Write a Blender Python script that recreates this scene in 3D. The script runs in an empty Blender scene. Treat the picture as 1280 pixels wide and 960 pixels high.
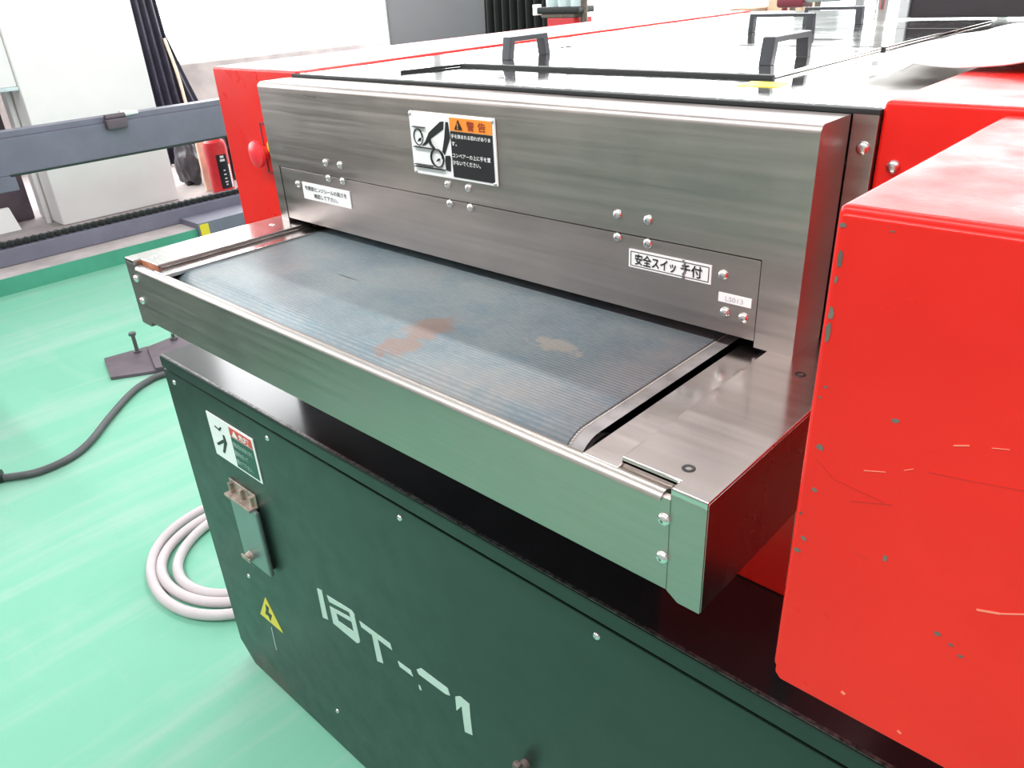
import bpy, bmesh, math, random
from mathutils import Vector, Matrix, noise

random.seed(7)
SC = bpy.context.scene
COL = SC.collection
U = 0.48            # metres per building unit
ZF = -2.285         # floor level in building units (tray top is 0)

def W3(p):
    return Vector((p[0] * U, p[1] * U, (p[2] - ZF) * U))

# ------------------------------------------------------------------ camera
cam_d = bpy.data.cameras.new('camera')
cam_d.sensor_width = 36.0
cam_d.lens = 36.0 * 974.36 / 1280.0
cam_d.clip_start = 0.02
cam = bpy.data.objects.new('camera', cam_d)
COL.objects.link(cam)
ROT = Matrix(((0.73316966, 0.67818641, -0.05025381),
              (0.28062265, -0.3690297, -0.88604064),
              (-0.61944587, 0.63551576, -0.46087584)))
cr, cdn, cf = ROT[0], ROT[1], ROT[2]
cam.matrix_world = Matrix.Translation(W3((0.39189219, -0.74923228, 0.60991499))) @ Matrix(
    ((cr[0], -cdn[0], -cf[0]), (cr[1], -cdn[1], -cf[1]), (cr[2], -cdn[2], -cf[2]))).to_4x4()
SC.camera = cam

# ------------------------------------------------------------------ world, ceiling lamp, added fill light, exposure
wd = bpy.data.worlds.new('world')
SC.world = wd
wd.use_nodes = True
wb = wd.node_tree.nodes['Background']
wb.inputs[0].default_value = (0.95, 0.98, 1.0, 1)
wb.inputs[1].default_value = 0.50

def area(name, loc, size_x, size_y, power, aim, col=(1, 1, 1)):
    l = bpy.data.lights.new(name, 'AREA')
    l.shape = 'RECTANGLE'
    l.size, l.size_y, l.energy, l.color = size_x, size_y, power, col
    o = bpy.data.objects.new(name, l)
    COL.objects.link(o)
    o.location = loc
    o.rotation_euler = (Vector(aim) - Vector(loc)).to_track_quat('-Z', 'Y').to_euler()
    return o

area('lamp_and_fill_strip', (-0.6, 2.25, 4.15), 6.0, 0.16, 115, (-0.6, 2.25, 0))
area('lamp_and_fill_strip', (-0.6, -1.75, 4.15), 6.0, 0.16, 165, (-0.6, -1.75, 0))  # unseen fill light, added to brighten the front faces

SC.view_settings.view_transform = 'Standard'
SC.view_settings.look = 'None'
SC.view_settings.gamma = 1.0
SC.view_settings.use_curve_mapping = False
SC.view_settings.exposure = 0.42
WIN_EMIT = 4.5

# ------------------------------------------------------------------ materials
class NT:
    def __init__(self, name):
        self.m = bpy.data.materials.new(name)
        self.m.use_nodes = True
        self.t = self.m.node_tree
        self.b = self.t.nodes['Principled BSDF']
        self.tc = None
    def node(self, kind, **kw):
        n = self.t.nodes.new(kind)
        for k, v in kw.items():
            setattr(n, k, v)
        return n
    def link(self, a, b):
        self.t.links.new(a, b)
    def coord(self, scale=(1, 1, 1), loc=(0, 0, 0)):
        if self.tc is None:
            self.tc = self.node('ShaderNodeTexCoord')
        mp = self.node('ShaderNodeMapping')
        mp.inputs['Scale'].default_value = scale
        mp.inputs['Location'].default_value = loc
        self.link(self.tc.outputs['Object'], mp.inputs['Vector'])
        return mp.outputs[0]
    def noise(self, scale, vec, detail=4, rough=0.55):
        n = self.node('ShaderNodeTexNoise')
        n.inputs['Scale'].default_value = scale
        n.inputs['Detail'].default_value = detail
        n.inputs['Roughness'].default_value = rough
        self.link(vec, n.inputs['Vector'])
        return n.outputs[0]
    def ramp(self, fac, stops):
        r = self.node('ShaderNodeValToRGB')
        while len(r.color_ramp.elements) < len(stops):
            r.color_ramp.elements.new(0.5)
        for e, (p, c) in zip(r.color_ramp.elements, stops):
            e.position = p
            e.color = (*c, 1) if len(c) == 3 else c
        self.link(fac, r.inputs[0])
        return r.outputs[0]
    def maprange(self, v, a, b, c, d):
        n = self.node('ShaderNodeMapRange')
        for i, x in zip((1, 2, 3, 4), (a, b, c, d)):
            n.inputs[i].default_value = x
        self.link(v, n.inputs[0])
        return n.outputs[0]
    def math(self, op, a, b=None):
        n = self.node('ShaderNodeMath', operation=op)
        for i, x in enumerate((a, b)):
            if x is None:
                continue
            if isinstance(x, (int, float)):
                n.inputs[i].default_value = x
            else:
                self.link(x, n.inputs[i])
        return n.outputs[0]
    def mix(self, fac, a, b, mode='MIX'):
        n = self.node('ShaderNodeMix', data_type='RGBA', blend_type=mode)
        if isinstance(fac, (int, float)):
            n.inputs[0].default_value = fac
        else:
            self.link(fac, n.inputs[0])
        for i, x in ((6, a), (7, b)):
            if isinstance(x, tuple):
                n.inputs[i].default_value = (*x, 1)
            else:
                self.link(x, n.inputs[i])
        return n.outputs[2]
    def bump(self, h, strength=0.2, dist=0.001):
        n = self.node('ShaderNodeBump')
        n.inputs['Strength'].default_value = strength
        n.inputs['Distance'].default_value = dist
        self.link(h, n.inputs['Height'])
        self.link(n.outputs[0], self.b.inputs['Normal'])
    def spot(self, centre, radii, wob=0.5, wscale=60):
        """irregular stain mask around a point (metres, object space)"""
        v = self.coord()
        s = self.node('ShaderNodeVectorMath', operation='SUBTRACT')
        self.link(v, s.inputs[0]); s.inputs[1].default_value = centre
        d = self.node('ShaderNodeVectorMath', operation='DIVIDE')
        self.link(s.outputs[0], d.inputs[0]); d.inputs[1].default_value = radii
        ln = self.node('ShaderNodeVectorMath', operation='LENGTH')
        self.link(d.outputs[0], ln.inputs[0])
        n = self.noise(wscale, v, 3)
        w = self.math('MULTIPLY', self.math('SUBTRACT', n, 0.5), wob * 4)
        return self.maprange(self.math('ADD', ln.outputs['Value'], w), 0.75, 1.15, 1, 0)

def plain(name, col, rough=0.5, metal=0.0, var=0.12, vscale=9.0, spec=0.5, bump=0.0, bscale=180, coat=0.0):
    t = NT(name)
    v = t.coord()
    n = t.noise(vscale, v)
    c0 = tuple(x * (1 - var) for x in col)
    c1 = tuple(min(1, x * (1 + var)) for x in col)
    t.link(t.ramp(n, [(0.3, c0), (0.7, c1)]), t.b.inputs['Base Color'])
    t.b.inputs['Roughness'].default_value = rough
    t.b.inputs['Metallic'].default_value = metal
    t.b.inputs['Specular IOR Level'].default_value = spec
    t.b.inputs['Coat Weight'].default_value = coat
    if bump:
        t.bump(t.noise(bscale, v, 3), bump, 0.002)
    return t.m

def steel(name, col, r0, r1, streak=(4, 160, 160), blotch=0.14, bumps=0.03, warm=(1.05, 0.99, 0.93)):
    t = NT(name)
    st = t.noise(1.0, t.coord(streak), 5, 0.6)
    bl = t.noise(3.2, t.coord((1, 1, 1.6)), 4, 0.6)
    sm = t.noise(11.0, t.coord((1, 1, 1)), 3, 0.6)
    c0 = tuple(x * (1 - blotch) for x in col)
    c1 = tuple(min(1, x * w * (1 + blotch)) for x, w in zip(col, warm))
    c = t.ramp(bl, [(0.3, c0), (0.7, c1)])
    c = t.mix(0.25, c, t.ramp(st, [(0.25, tuple(x * 0.7 for x in col)), (0.75, tuple(min(1, x * 1.25) for x in col))]))
    t.link(c, t.b.inputs['Base Color'])
    t.b.inputs['Metallic'].default_value = 1.0
    ra = t.maprange(st, 0.3, 0.7, r0, r1)
    rb = t.maprange(sm, 0.35, 0.7, -0.03, 0.05)
    t.link(t.math('ADD', ra, rb), t.b.inputs['Roughness'])
    t.bump(st, bumps, 0.0006)
    return t.m

M = {}
M['steel_hood'] = steel('brushed_steel_hood', (0.44, 0.395, 0.385), 0.30, 0.42, blotch=0.17)
M['steel_tray'] = steel('brushed_steel_tray', (0.43, 0.405, 0.385), 0.36, 0.44, bumps=0.012, blotch=0.08)
M['steel_top'] = steel('polished_steel_top', (0.74, 0.73, 0.72), 0.06, 0.10, streak=(3, 40, 40), blotch=0.05, bumps=0.0)
M['steel_plate'] = steel('smooth_steel_plate', (0.62, 0.595, 0.59), 0.15, 0.21, bumps=0.004, blotch=0.08)
M['steel_side'] = steel('brushed_steel_end', (0.40, 0.42, 0.42), 0.22, 0.30, streak=(20, 12, 1.0), bumps=0.0)
M['steel_cover'] = plain('pale_metal_cover', (0.22, 0.27, 0.27), 0.3, 0.6, 0.1, 9)
M['hinge'] = plain('worn_hinge_metal', (0.42, 0.34, 0.29), 0.4, 0.6, 0.4, 60)
M['screw'] = plain('screw_steel', (0.78, 0.77, 0.75), 0.22, 1.0, 0.05)
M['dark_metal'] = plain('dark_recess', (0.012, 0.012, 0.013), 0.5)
M['black_rubber'] = plain('black_rubber', (0.012, 0.014, 0.014), 0.55)
M['handle'] = plain('black_anodised_handle', (0.045, 0.047, 0.055), 0.32, 0.0, spec=0.7)
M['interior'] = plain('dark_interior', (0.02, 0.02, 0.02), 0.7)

def red_paint(name):
    t = NT(name)
    v = t.coord()
    n = t.noise(6, v, 4)
    c = t.ramp(n, [(0.3, (0.68, 0.013, 0.009)), (0.7, (0.78, 0.018, 0.012))])
    sc = t.noise(1.0, t.coord((14, 14, 90)), 4)
    c = t.mix(t.maprange(sc, 0.66, 0.76, 0, 0.35), c, (0.45, 0.02, 0.02))
    t.link(c, t.b.inputs['Base Color'])
    t.link(t.maprange(t.noise(30, v, 3), 0.3, 0.7, 0.26, 0.40), t.b.inputs['Roughness'])
    t.b.inputs['Specular IOR Level'].default_value = 0.32
    t.bump(t.noise(260, v, 2), 0.08, 0.001)
    return t.m
M['red'] = red_paint('red_enamel')
M['rust'] = plain('orange_rust', (0.38, 0.14, 0.07), 0.7, 0, 0.4, 40)
M['chip'] = plain('bare_metal_chip', (0.17, 0.13, 0.11), 0.6, 0.3, 0.3, 60)
M['scuff'] = plain('dark_red_scuff', (0.55, 0.014, 0.012), 0.5)
M['scratch'] = plain('pale_scratch', (0.80, 0.22, 0.15), 0.5)
M['red_plastic'] = plain('red_plastic', (0.78, 0.03, 0.04), 0.3)

def cab_paint():
    t = NT('dark_green_enamel')
    v = t.coord()
    c = t.ramp(t.noise(4, v, 4), [(0.3, (0.010, 0.024, 0.019)), (0.7, (0.014, 0.031, 0.025))])
    sp = t.spot((-2.30 * U, 0.305 * U, 0.06 * U), (0.10, 0.05, 0.05), 0.7, 25)
    c = t.mix(t.math('MULTIPLY', sp, 0.6), c, (0.075, 0.035, 0.022))
    t.link(c, t.b.inputs['Base Color'])
    t.link(t.maprange(t.noise(20, v, 3), 0.3, 0.7, 0.30, 0.40), t.b.inputs['Roughness'])
    t.b.inputs['Specular IOR Level'].default_value = 0.6
    t.bump(t.noise(330, v, 2), 0.10, 0.001)
    return t.m
M['cab'] = cab_paint()
M['cab_top'] = plain('black_enamel_top', (0.020, 0.019, 0.022), 0.14, 0, 0.2, 12, spec=0.75)
M['edge_worn'] = plain('worn_edge', (0.14, 0.13, 0.13), 0.4, 0.6, 0.8, 160)

def belt_mat():
    t = NT('blue_grey_ribbed_belt')
    v = t.coord()
    base = t.ramp(t.noise(9, v, 5, 0.6), [(0.25, (0.085, 0.135, 0.165)), (0.5, (0.15, 0.195, 0.215)), (0.75, (0.21, 0.215, 0.21))])
    blue = t.noise(22, t.coord((1, 1, 1), (3, 1, 0)), 4)
    base = t.mix(t.maprange(blue, 0.52, 0.70, 0, 0.55), base, (0.08, 0.155, 0.195))
    w = t.node('ShaderNodeTexWave', wave_type='BANDS', bands_direction='Y')
    w.inputs['Scale'].default_value = 2 * math.pi / 20 / 0.0040
    w.inputs['Distortion'].default_value = 0.6
    w.inputs['Detail'].default_value = 1
    w.inputs['Detail Scale'].default_value = 3
    t.link(v, w.inputs['Vector'])
    dash = t.noise(1.0, t.coord((110, 380, 60)), 2)
    rib = t.math('MULTIPLY', w.outputs[1], t.maprange(dash, 0.35, 0.6, 0.25, 1.0))
    base = t.mix(t.math('MULTIPLY', rib, 0.30), base, (0.42, 0.40, 0.36))
    s1 = t.spot((-0.735 * U, 0.10 * U, 1.087), (0.026, 0.020, 0.1), 0.5, 55)
    s2 = t.spot((-0.755 * U, 0.19 * U, 1.087), (0.022, 0.030, 0.1), 0.5, 55)
    s3 = t.spot((-0.49 * U, 0.285 * U, 1.087), (0.028, 0.012, 0.1), 0.6, 90)
    base = t.mix(t.math('MULTIPLY', t.math('MAXIMUM', s1, s2), 0.6), base, (0.24, 0.125, 0.085))
    base = t.mix(t.math('MULTIPLY', s3, 0.6), base, (0.33, 0.30, 0.25))
    s4 = t.spot((-1.15 * U, 0.285 * U, 1.087), (0.020, 0.0016, 0.1), 0.3, 70)
    base = t.mix(s4, base, (0.03, 0.05, 0.05))
    t.link(base, t.b.inputs['Base Color'])
    t.b.inputs['Roughness'].default_value = 0.42
    t.bump(w.outputs[1], 0.4, 0.0007)
    return t.m
M['belt'] = belt_mat()
M['belt_edge'] = plain('grey_belt_hem', (0.23, 0.215, 0.21), 0.6, 0, 0.25, 50, bump=0.2)
M['stitch'] = plain('pale_stitching', (0.55, 0.53, 0.48), 0.7)

M['white'] = plain('white_print', (0.86, 0.86, 0.85), 0.35, var=0.02)
M['black_print'] = plain('black_print', (0.012, 0.012, 0.014), 0.4)
M['orange'] = plain('orange_print', (0.90, 0.27, 0.03), 0.4, var=0.04)
M['brown_print'] = plain('dark_red_print', (0.28, 0.03, 0.01), 0.4)
M['red_print'] = plain('red_print', (0.62, 0.06, 0.05), 0.4)
M['yellow'] = plain('yellow_print', (0.80, 0.62, 0.04), 0.4, var=0.05)
M['green_print'] = plain('dark_green_print', (0.015, 0.07, 0.05), 0.35)
M['pale_letter'] = plain('pale_green_letter_film', (0.50, 0.62, 0.56), 0.45, var=0.06)
M['grey_print'] = plain('faded_grey_print', (0.45, 0.47, 0.50), 0.5)

def floor_mat():
    t = NT('mint_green_floor_paint')
    v = t.coord()
    a = t.noise(0.9, t.coord((1, 1, 1)), 6, 0.6)
    s = t.noise(1.0, t.coord((2.2, 7, 1)), 4)
    c = t.ramp(a, [(0.3, (0.165, 0.455, 0.315)), (0.55, (0.20, 0.48, 0.345)), (0.75, (0.27, 0.49, 0.39))])
    c = t.mix(t.maprange(s, 0.55, 0.75, 0, 0.35), c, (0.31, 0.49, 0.41))
    k = t.noise(1.0, t.coord((6.5, 0.55, 1), (1, 7, 0)), 5, 0.65)
    c = t.mix(t.maprange(k, 0.50, 0.76, 0, 0.6), c, (0.40, 0.50, 0.45))
    k2 = t.noise(1.0, t.coord((9, 0.8, 1), (5, 3, 0)), 5, 0.65)
    c = t.mix(t.maprange(k2, 0.55, 0.78, 0, 0.35), c, (0.15, 0.40, 0.27))
    d = t.noise(5, t.coord((1, 2.5, 1), (4, 2, 0)), 6, 0.7)
    c = t.mix(t.maprange(d, 0.58, 0.8, 0, 0.35), c, (0.19, 0.38, 0.30))
    t.link(c, t.b.inputs['Base Color'])
    t.link(t.maprange(a, 0.3, 0.7, 0.42, 0.6), t.b.inputs['Roughness'])
    t.b.inputs['Specular IOR Level'].default_value = 0.22
    t.bump(t.noise(40, v, 3), 0.05, 0.002)
    return t.m
M['floor'] = floor_mat()
M['curb_green'] = plain('green_curb_paint', (0.07, 0.33, 0.22), 0.5, 0, 0.12, 4)
M['concrete'] = plain('pinkish_concrete', (0.42, 0.37, 0.36), 0.8, 0, 0.2, 5, bump=0.2, bscale=60)
M['wall_white'] = plain('white_wall_paint', (0.88, 0.88, 0.86), 0.7, 0, 0.02, 2)
M['pillar'] = plain('white_pillar_paint', (0.90, 0.89, 0.86), 0.65, 0, 0.04, 3)
M['wall_grey'] = plain('grey_wall_paint', (0.30, 0.285, 0.27), 0.8, 0, 0.15, 1.5)
M['window_frame'] = plain('window_frame_grey', (0.6, 0.6, 0.6), 0.5, 0.2)
M['beam'] = plain('blue_grey_enamel', (0.165, 0.162, 0.215), 0.45, 0, 0.12, 5)
M['chain'] = plain('black_nylon', (0.012, 0.013, 0.015), 0.45)
M['hose'] = plain('pale_grey_hose', (0.55, 0.49, 0.50), 0.45, 0, 0.06, 12)
M['cable'] = plain('grey_black_cable', (0.075, 0.075, 0.08), 0.45, 0, 0.2, 14)
M['plate'] = plain('dark_steel_plate', (0.13, 0.10, 0.12), 0.5, 0.3, 0.2, 10)
M['bolt'] = plain('dark_zinc_bolt', (0.16, 0.17, 0.17), 0.4, 0.6)
M['curtain'] = plain('dark_navy_vinyl', (0.035, 0.032, 0.05), 0.35, 0, 0.3, 5)
M['partition'] = plain('grey_partition_panel', (0.11, 0.11, 0.118), 0.5, 0, 0.05, 3)
M['bag'] = plain('dark_bag_plastic', (0.05, 0.045, 0.055), 0.35, 0, 0.4, 10)
M['cardboard'] = plain('brown_cardboard', (0.50, 0.33, 0.24), 0.75, 0, 0.1, 8)
M['tan'] = plain('tan_board', (0.75, 0.52, 0.36), 0.7)
M['machine_grey'] = plain('pale_machine_grey', (0.52, 0.54, 0.55), 0.45)
M['glassy'] = plain('clear_bowl', (0.65, 0.78, 0.78), 0.1, 0, 0.1, 20)
M['sheet'] = plain('white_plastic_sheet', (0.90, 0.90, 0.89), 0.35, 0, 0.02, 8)
M['green_bin'] = plain('green_plastic', (0.12, 0.5, 0.13), 0.4)
M['dark_panel'] = plain('black_panel', (0.028, 0.022, 0.026), 0.45, 0, 0.1, 8)
M['cream'] = plain('cream_board', (0.85, 0.66, 0.50), 0.7)
M['maroon'] = plain('maroon_plastic', (0.22, 0.03, 0.05), 0.5)

def pane_mat():
    t = NT('daylit_frosted_pane')
    n = t.noise(0.6, t.coord(), 2)
    t.link(t.ramp(n, [(0.2, (0.95, 0.98, 1.0)), (0.8, (1, 1, 1))]), t.b.inputs['Emission Color'])
    t.b.inputs['Emission Strength'].default_value = WIN_EMIT
    t.b.inputs['Base Color'].default_value = (0.8, 0.82, 0.82, 1)
    t.b.inputs['Roughness'].default_value = 0.6
    return t.m
M['pane'] = pane_mat()

# ------------------------------------------------------------------ mesh helpers
ORIG = {}

class MB:
    """collects shapes in building units; build() links ONE mesh object"""
    def __init__(self):
        self.bm = bmesh.new()
    def box(self, x0, x1, y0, y1, z0, z1, bev=0.0, seg=2):
        t = bmesh.new()
        bmesh.ops.create_cube(t, size=1.0)
        for v in t.verts:
            v.co = Vector(((x0 + x1) / 2 + v.co.x * (x1 - x0), (y0 + y1) / 2 + v.co.y * (y1 - y0), (z0 + z1) / 2 + v.co.z * (z1 - z0)))
        if bev:
            bmesh.ops.bevel(t, geom=t.edges[:], offset=bev, segments=seg, profile=0.5, affect='EDGES')
        return self.merge(t)
    def merge(self, t, mat=None):
        if mat is not None:
            t.transform(mat)
        me = bpy.data.meshes.new('tmp')
        t.to_mesh(me)
        t.free()
        self.bm.from_mesh(me)
        bpy.data.meshes.remove(me)
        return self
    def prism(self, pts, axis, a, b, bev=0.0):
        """polygon pts in the two other axes, extruded along axis from a to b"""
        t = bmesh.new()
        def mk(p, w):
            q = list(p)
            q.insert(axis, w)
            return t.verts.new(q)
        A = [mk(p, a) for p in pts]
        B = [mk(p, b) for p in pts]
        n = len(pts)
        t.faces.new(A)
        t.faces.new(B[::-1])
        for i in range(n):
            j = (i + 1) % n
            t.faces.new((A[j], A[i], B[i], B[j]))
        bmesh.ops.recalc_face_normals(t, faces=t.faces[:])
        if bev:
            bmesh.ops.bevel(t, geom=t.edges[:], offset=bev, segments=2, profile=0.5, affect='EDGES')
        return self.merge(t)
    def cyl(self, p0, p1, r0, r1=None, n=20):
        r1 = r0 if r1 is None else r1
        p0, p1 = Vector(p0), Vector(p1)
        t = bmesh.new()
        bmesh.ops.create_cone(t, cap_ends=True, segments=n, radius1=r0, radius2=r1, depth=(p1 - p0).length)
        q = (p1 - p0).to_track_quat('Z', 'Y')
        return self.merge(t, Matrix.Translation((p0 + p1) / 2) @ q.to_matrix().to_4x4())
    def lathe(self, prof, centre, axis, n=24):
        """prof: list of (r, h) along axis direction"""
        t = bmesh.new()
        q = Vector(axis).to_track_quat('Z', 'Y').to_matrix().to_4x4()
        rings = []
        for r, h in prof:
            if r < 1e-6:
                rings.append([t.verts.new((0, 0, h))])
            else:
                rings.append([t.verts.new((r * math.cos(2 * math.pi * i / n), r * math.sin(2 * math.pi * i / n), h)) for i in range(n)])
        for a, b in zip(rings, rings[1:]):
            for i in range(n):
                j = (i + 1) % n
                f = [a[i % len(a)], a[j % len(a)], b[j % len(b)], b[i % len(b)]]
                f = list(dict.fromkeys(f))
                if len(f) > 2:
                    t.faces.new(f)
        bmesh.ops.recalc_face_normals(t, faces=t.faces[:])
        return self.merge(t, Matrix.Translation(Vector(centre)) @ q)
    def tube(self, pts, r, n=12, smooth=True, sub=6):
        P = [Vector(p) for p in pts]
        if smooth and len(P) > 2:
            Q = []
            for i in range(len(P) - 1):
                p0, p1, p2, p3 = P[max(i - 1, 0)], P[i], P[i + 1], P[min(i + 2, len(P) - 1)]
                for k in range(sub):
                    t = k / sub
                    Q.append(0.5 * ((2 * p1) + (p2 - p0) * t + (2 * p0 - 5 * p1 + 4 * p2 - p3) * t * t + (3 * p1 - p0 - 3 * p2 + p3) * t ** 3))
            Q.append(P[-1])
            P = Q
        t = bmesh.new()
        rings = []
        up = Vector((0, 0, 1))
        for i, p in enumerate(P):
            d = (P[min(i + 1, len(P) - 1)] - P[max(i - 1, 0)]).normalized()
            s = d.cross(up)
            s = s.normalized() if s.length > 1e-4 else Vector((1, 0, 0))
            w = s.cross(d)
            rings.append([t.verts.new(p + r * (math.cos(2 * math.pi * k / n) * s + math.sin(2 * math.pi * k / n) * w)) for k in range(n)])
        for a, b in zip(rings, rings[1:]):
            for k in range(n):
                j = (k + 1) % n
                t.faces.new((a[k], a[j], b[j], b[k]))
        t.faces.new(rings[0])
        t.faces.new(rings[-1][::-1])
        bmesh.ops.recalc_face_normals(t, faces=t.faces[:])
        return self.merge(t)
    def grid(self, nx, ny, fn):
        t = bmesh.new()
        V = [[t.verts.new(fn(i / nx, j / ny)) for i in range(nx + 1)] for j in range(ny + 1)]
        for j in range(ny):
            for i in range(nx):
                t.faces.new((V[j][i], V[j][i + 1], V[j + 1][i + 1], V[j + 1][i]))
        return self.merge(t)
    def build(self, name, mat, parent=None, smooth=True, origin=None):
        if origin is None:
            origin = ORIG[parent.name] if parent else Vector(min_base(self.bm))
        me = bpy.data.meshes.new(name)
        for v in self.bm.verts:
            v.co = W3(v.co) - origin
        self.bm.to_mesh(me)
        self.bm.free()
        me.materials.append(M[mat] if isinstance(mat, str) else mat)
        if smooth:
            me.shade_smooth()
            try:
                me.set_sharp_from_angle(angle=math.radians(35))
            except Exception:
                pass
        o = bpy.data.objects.new(name, me)
        COL.objects.link(o)
        if smooth:
            wn = o.modifiers.new('weighted_normals', 'WEIGHTED_NORMAL')
            wn.keep_sharp = True
            wn.weight = 100
        if parent:
            o.parent = parent
            o.location = origin - ORIG[parent.name]
        else:
            o.location = origin
        ORIG[o.name] = origin.copy()
        return o

def min_base(bm):
    xs = [v.co.x for v in bm.verts]; ys = [v.co.y for v in bm.verts]; zs = [v.co.z for v in bm.verts]
    return W3(((min(xs) + max(xs)) / 2, (min(ys) + max(ys)) / 2, min(zs)))

def tag(o, label=None, cat=None, group=None, kind=None):
    for k, v in (('label', label), ('category', cat), ('group', group), ('kind', kind)):
        if v:
            o[k] = v
    return o

def thing(name, label, cat, base, group=None):
    o = bpy.data.objects.new(name, None)
    COL.objects.link(o)
    o.empty_display_size = 0.1
    o.location = W3(base)
    ORIG[o.name] = W3(base)
    return tag(o, label, cat, group)

def put(name, mesh_obj, unit_pos, parent, rot=None):
    """copy of a small part (shared mesh) placed at unit_pos under parent"""
    o = bpy.data.objects.new(name, mesh_obj.data if hasattr(mesh_obj, 'data') else mesh_obj)
    COL.objects.link(o)
    o.parent = parent
    w = W3(unit_pos)
    o.location = w - ORIG[parent.name]
    if rot:
        o.rotation_euler = rot
    ORIG[o.name] = w
    return o

def mesh_only(mb, name, mat):
    """mesh data with vertices in local building units about 0"""
    me = bpy.data.meshes.new(name)
    for v in mb.bm.verts:
        v.co = v.co * U
    mb.bm.to_mesh(me)
    mb.bm.free()
    me.materials.append(M[mat])
    me.shade_smooth()
    me.set_sharp_from_angle(angle=math.radians(40))
    return me

def text_mesh(name, body, x0, x1, z0, z1, y, mat, parent, thick=0.0012, bold=0.0):
    """lettering laid flat on a -Y facing surface, fitted to the box"""
    c = bpy.data.curves.new(name, 'FONT')
    c.body = body
    c.size = 1.0
    c.resolution_u = 3
    c.offset = bold
    tmp = bpy.data.objects.new('tmp_text', c)
    COL.objects.link(tmp)
    dg = bpy.context.evaluated_depsgraph_get()
    me = bpy.data.meshes.new_from_object(tmp.evaluated_get(dg))
    bpy.data.objects.remove(tmp)
    bpy.data.curves.remove(c)
    if not me.vertices:
        return None
    xs = [v.co.x for v in me.vertices]; ys = [v.co.y for v in me.vertices]
    ax, bx, ay, by = min(xs), max(xs), min(ys), max(ys)
    org = ORIG[parent.name]
    for v in me.vertices:
        u = (v.co.x - ax) / max(bx - ax, 1e-6)
        w = (v.co.y - ay) / max(by - ay, 1e-6)
        v.co = W3((x0 + u * (x1 - x0), y - thick, z0 + w * (z1 - z0))) - org
    me.name = name
    me.materials.clear()
    me.materials.append(M[mat])
    o = bpy.data.objects.new(name, me)
    COL.objects.link(o)
    o.parent = parent
    ORIG[o.name] = org.copy()
    return o

def flat(name, polys, y, mat, parent, thick=0.0015):
    """printed shapes: thin prisms on a -Y facing surface; polys are lists of (x, z)"""
    mb = MB()
    for i, p in enumerate(polys):
        mb.prism(p, 1, y - thick - 0.00012 * i, y)
    return mb.build(name, mat, parent, smooth=False)

# shared screw meshes: domed head with a recess, axis to -Y and +X
def screw_mesh(r, h, name):
    mb = MB()
    mb.lathe([(0.0, h * 0.45), (r * 0.16, h * 0.45), (r * 0.22, h * 0.98), (r * 0.45, h * 0.92), (r * 0.75, h * 0.70), (r * 0.95, h * 0.35), (r, 0.0), (r, -0.002)], (0, 0, 0), (0, -1, 0), 20)
    return mesh_only(mb, name, 'screw')
SCREW = screw_mesh(0.0103, 0.0075, 'screw_head')
SCREW_BIG = screw_mesh(0.0115, 0.008, 'screw_head_large')

# ================================================================== THE SETTING
fl = MB().grid(1, 1, lambda u, v: (-20 + 34 * u, -14 + 34 * v, ZF)).build('floor', 'floor', smooth=False)
tag(fl, 'mint green painted workshop floor with scuffs and streaks', 'floor', kind='structure')
ZT = ZF + 0.19
cb = MB().box(-20, -9.57, -14, 20, ZF, ZT).build('trim_1', 'concrete', smooth=False)
tag(cb, 'raised pinkish concrete ledge behind the green floor', 'ledge', kind='structure')
MB().box(-9.57, -9.555, -14, 20, ZF + 0.001, ZT - 0.004).build('painted_face', 'curb_green', cb, smooth=False)

XW, YW, YFRONT = -16.0, 14.0, -6.5
wl = MB().box(XW - 0.3, XW, -9.5, YW, ZT, -0.60).build('wall_left', 'concrete', smooth=False)
tag(wl, 'low pinkish concrete wall under the bright left windows', 'wall', kind='structure')
wk = MB().box(XW - 0.3, 10, YW, YW + 0.3, ZF, -0.60).build('wall_back', 'wall_white', smooth=False)
tag(wk, 'white back wall under the row of bright windows', 'wall', kind='structure')
wf = MB().box(-20, 14, YFRONT - 0.3, YFRONT, ZF, 1.4).build('wall_front', 'wall_grey', smooth=False)
tag(wf, 'grey workshop wall behind the photographer', 'wall', kind='structure')

def window(n, axis, w0, w1, pos, label, z1):
    """frosted window bay: frame with a pane in each field"""
    z0 = -0.60
    fr = MB()
    t = 0.08
    def bx(a, b, c, d, dep):
        if axis == 'x':
            fr.box(pos - dep, pos + dep, a, b, c, d)
        else:
            fr.box(a, b, pos - dep, pos + dep, c, d)
    bx(w0, w1, z0, z0 + t, 0.06); bx(w0, w1, z1 - t, z1, 0.06)
    bx(w0, w0 + t, z0 + t, z1 - t, 0.06); bx(w1 - t, w1, z0 + t, z1 - t, 0.06)
    o = fr.build('window_%d' % n, 'window_frame', smooth=False)
    tag(o, label, 'window', group='daylit window bays along one wall', kind='structure')
    p = MB()
    if axis == 'x':
        p.box(pos - 0.03, pos + 0.0, w0 + t, w1 - t, z0 + t, z1 - t)
    else:
        p.box(w0 + t, w1 - t, pos, pos + 0.03, z0 + t, z1 - t)
    p.build('pane', 'pane', o, smooth=False)
k = 1
for i in range(6):
    window(k, 'x', -9.5 + i * 3.9, -9.5 + (i + 1) * 3.9, XW - 0.15, 'bright daylit window bay in the left wall', 8.0); k += 1
for i in range(6):
    window(k, 'y', XW + i * 4.3, XW + (i + 1) * 4.3, YW + 0.15, 'bright daylit window bay in the back wall', 4.5); k += 1

pl = MB().box(-12.25, -11.36, 2.68, 4.36, ZT, 5.0, 0.03).build('wall_pillar', 'pillar')
tag(pl, 'wide white square pillar behind the blue-grey beams', 'pillar', kind='structure')

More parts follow.
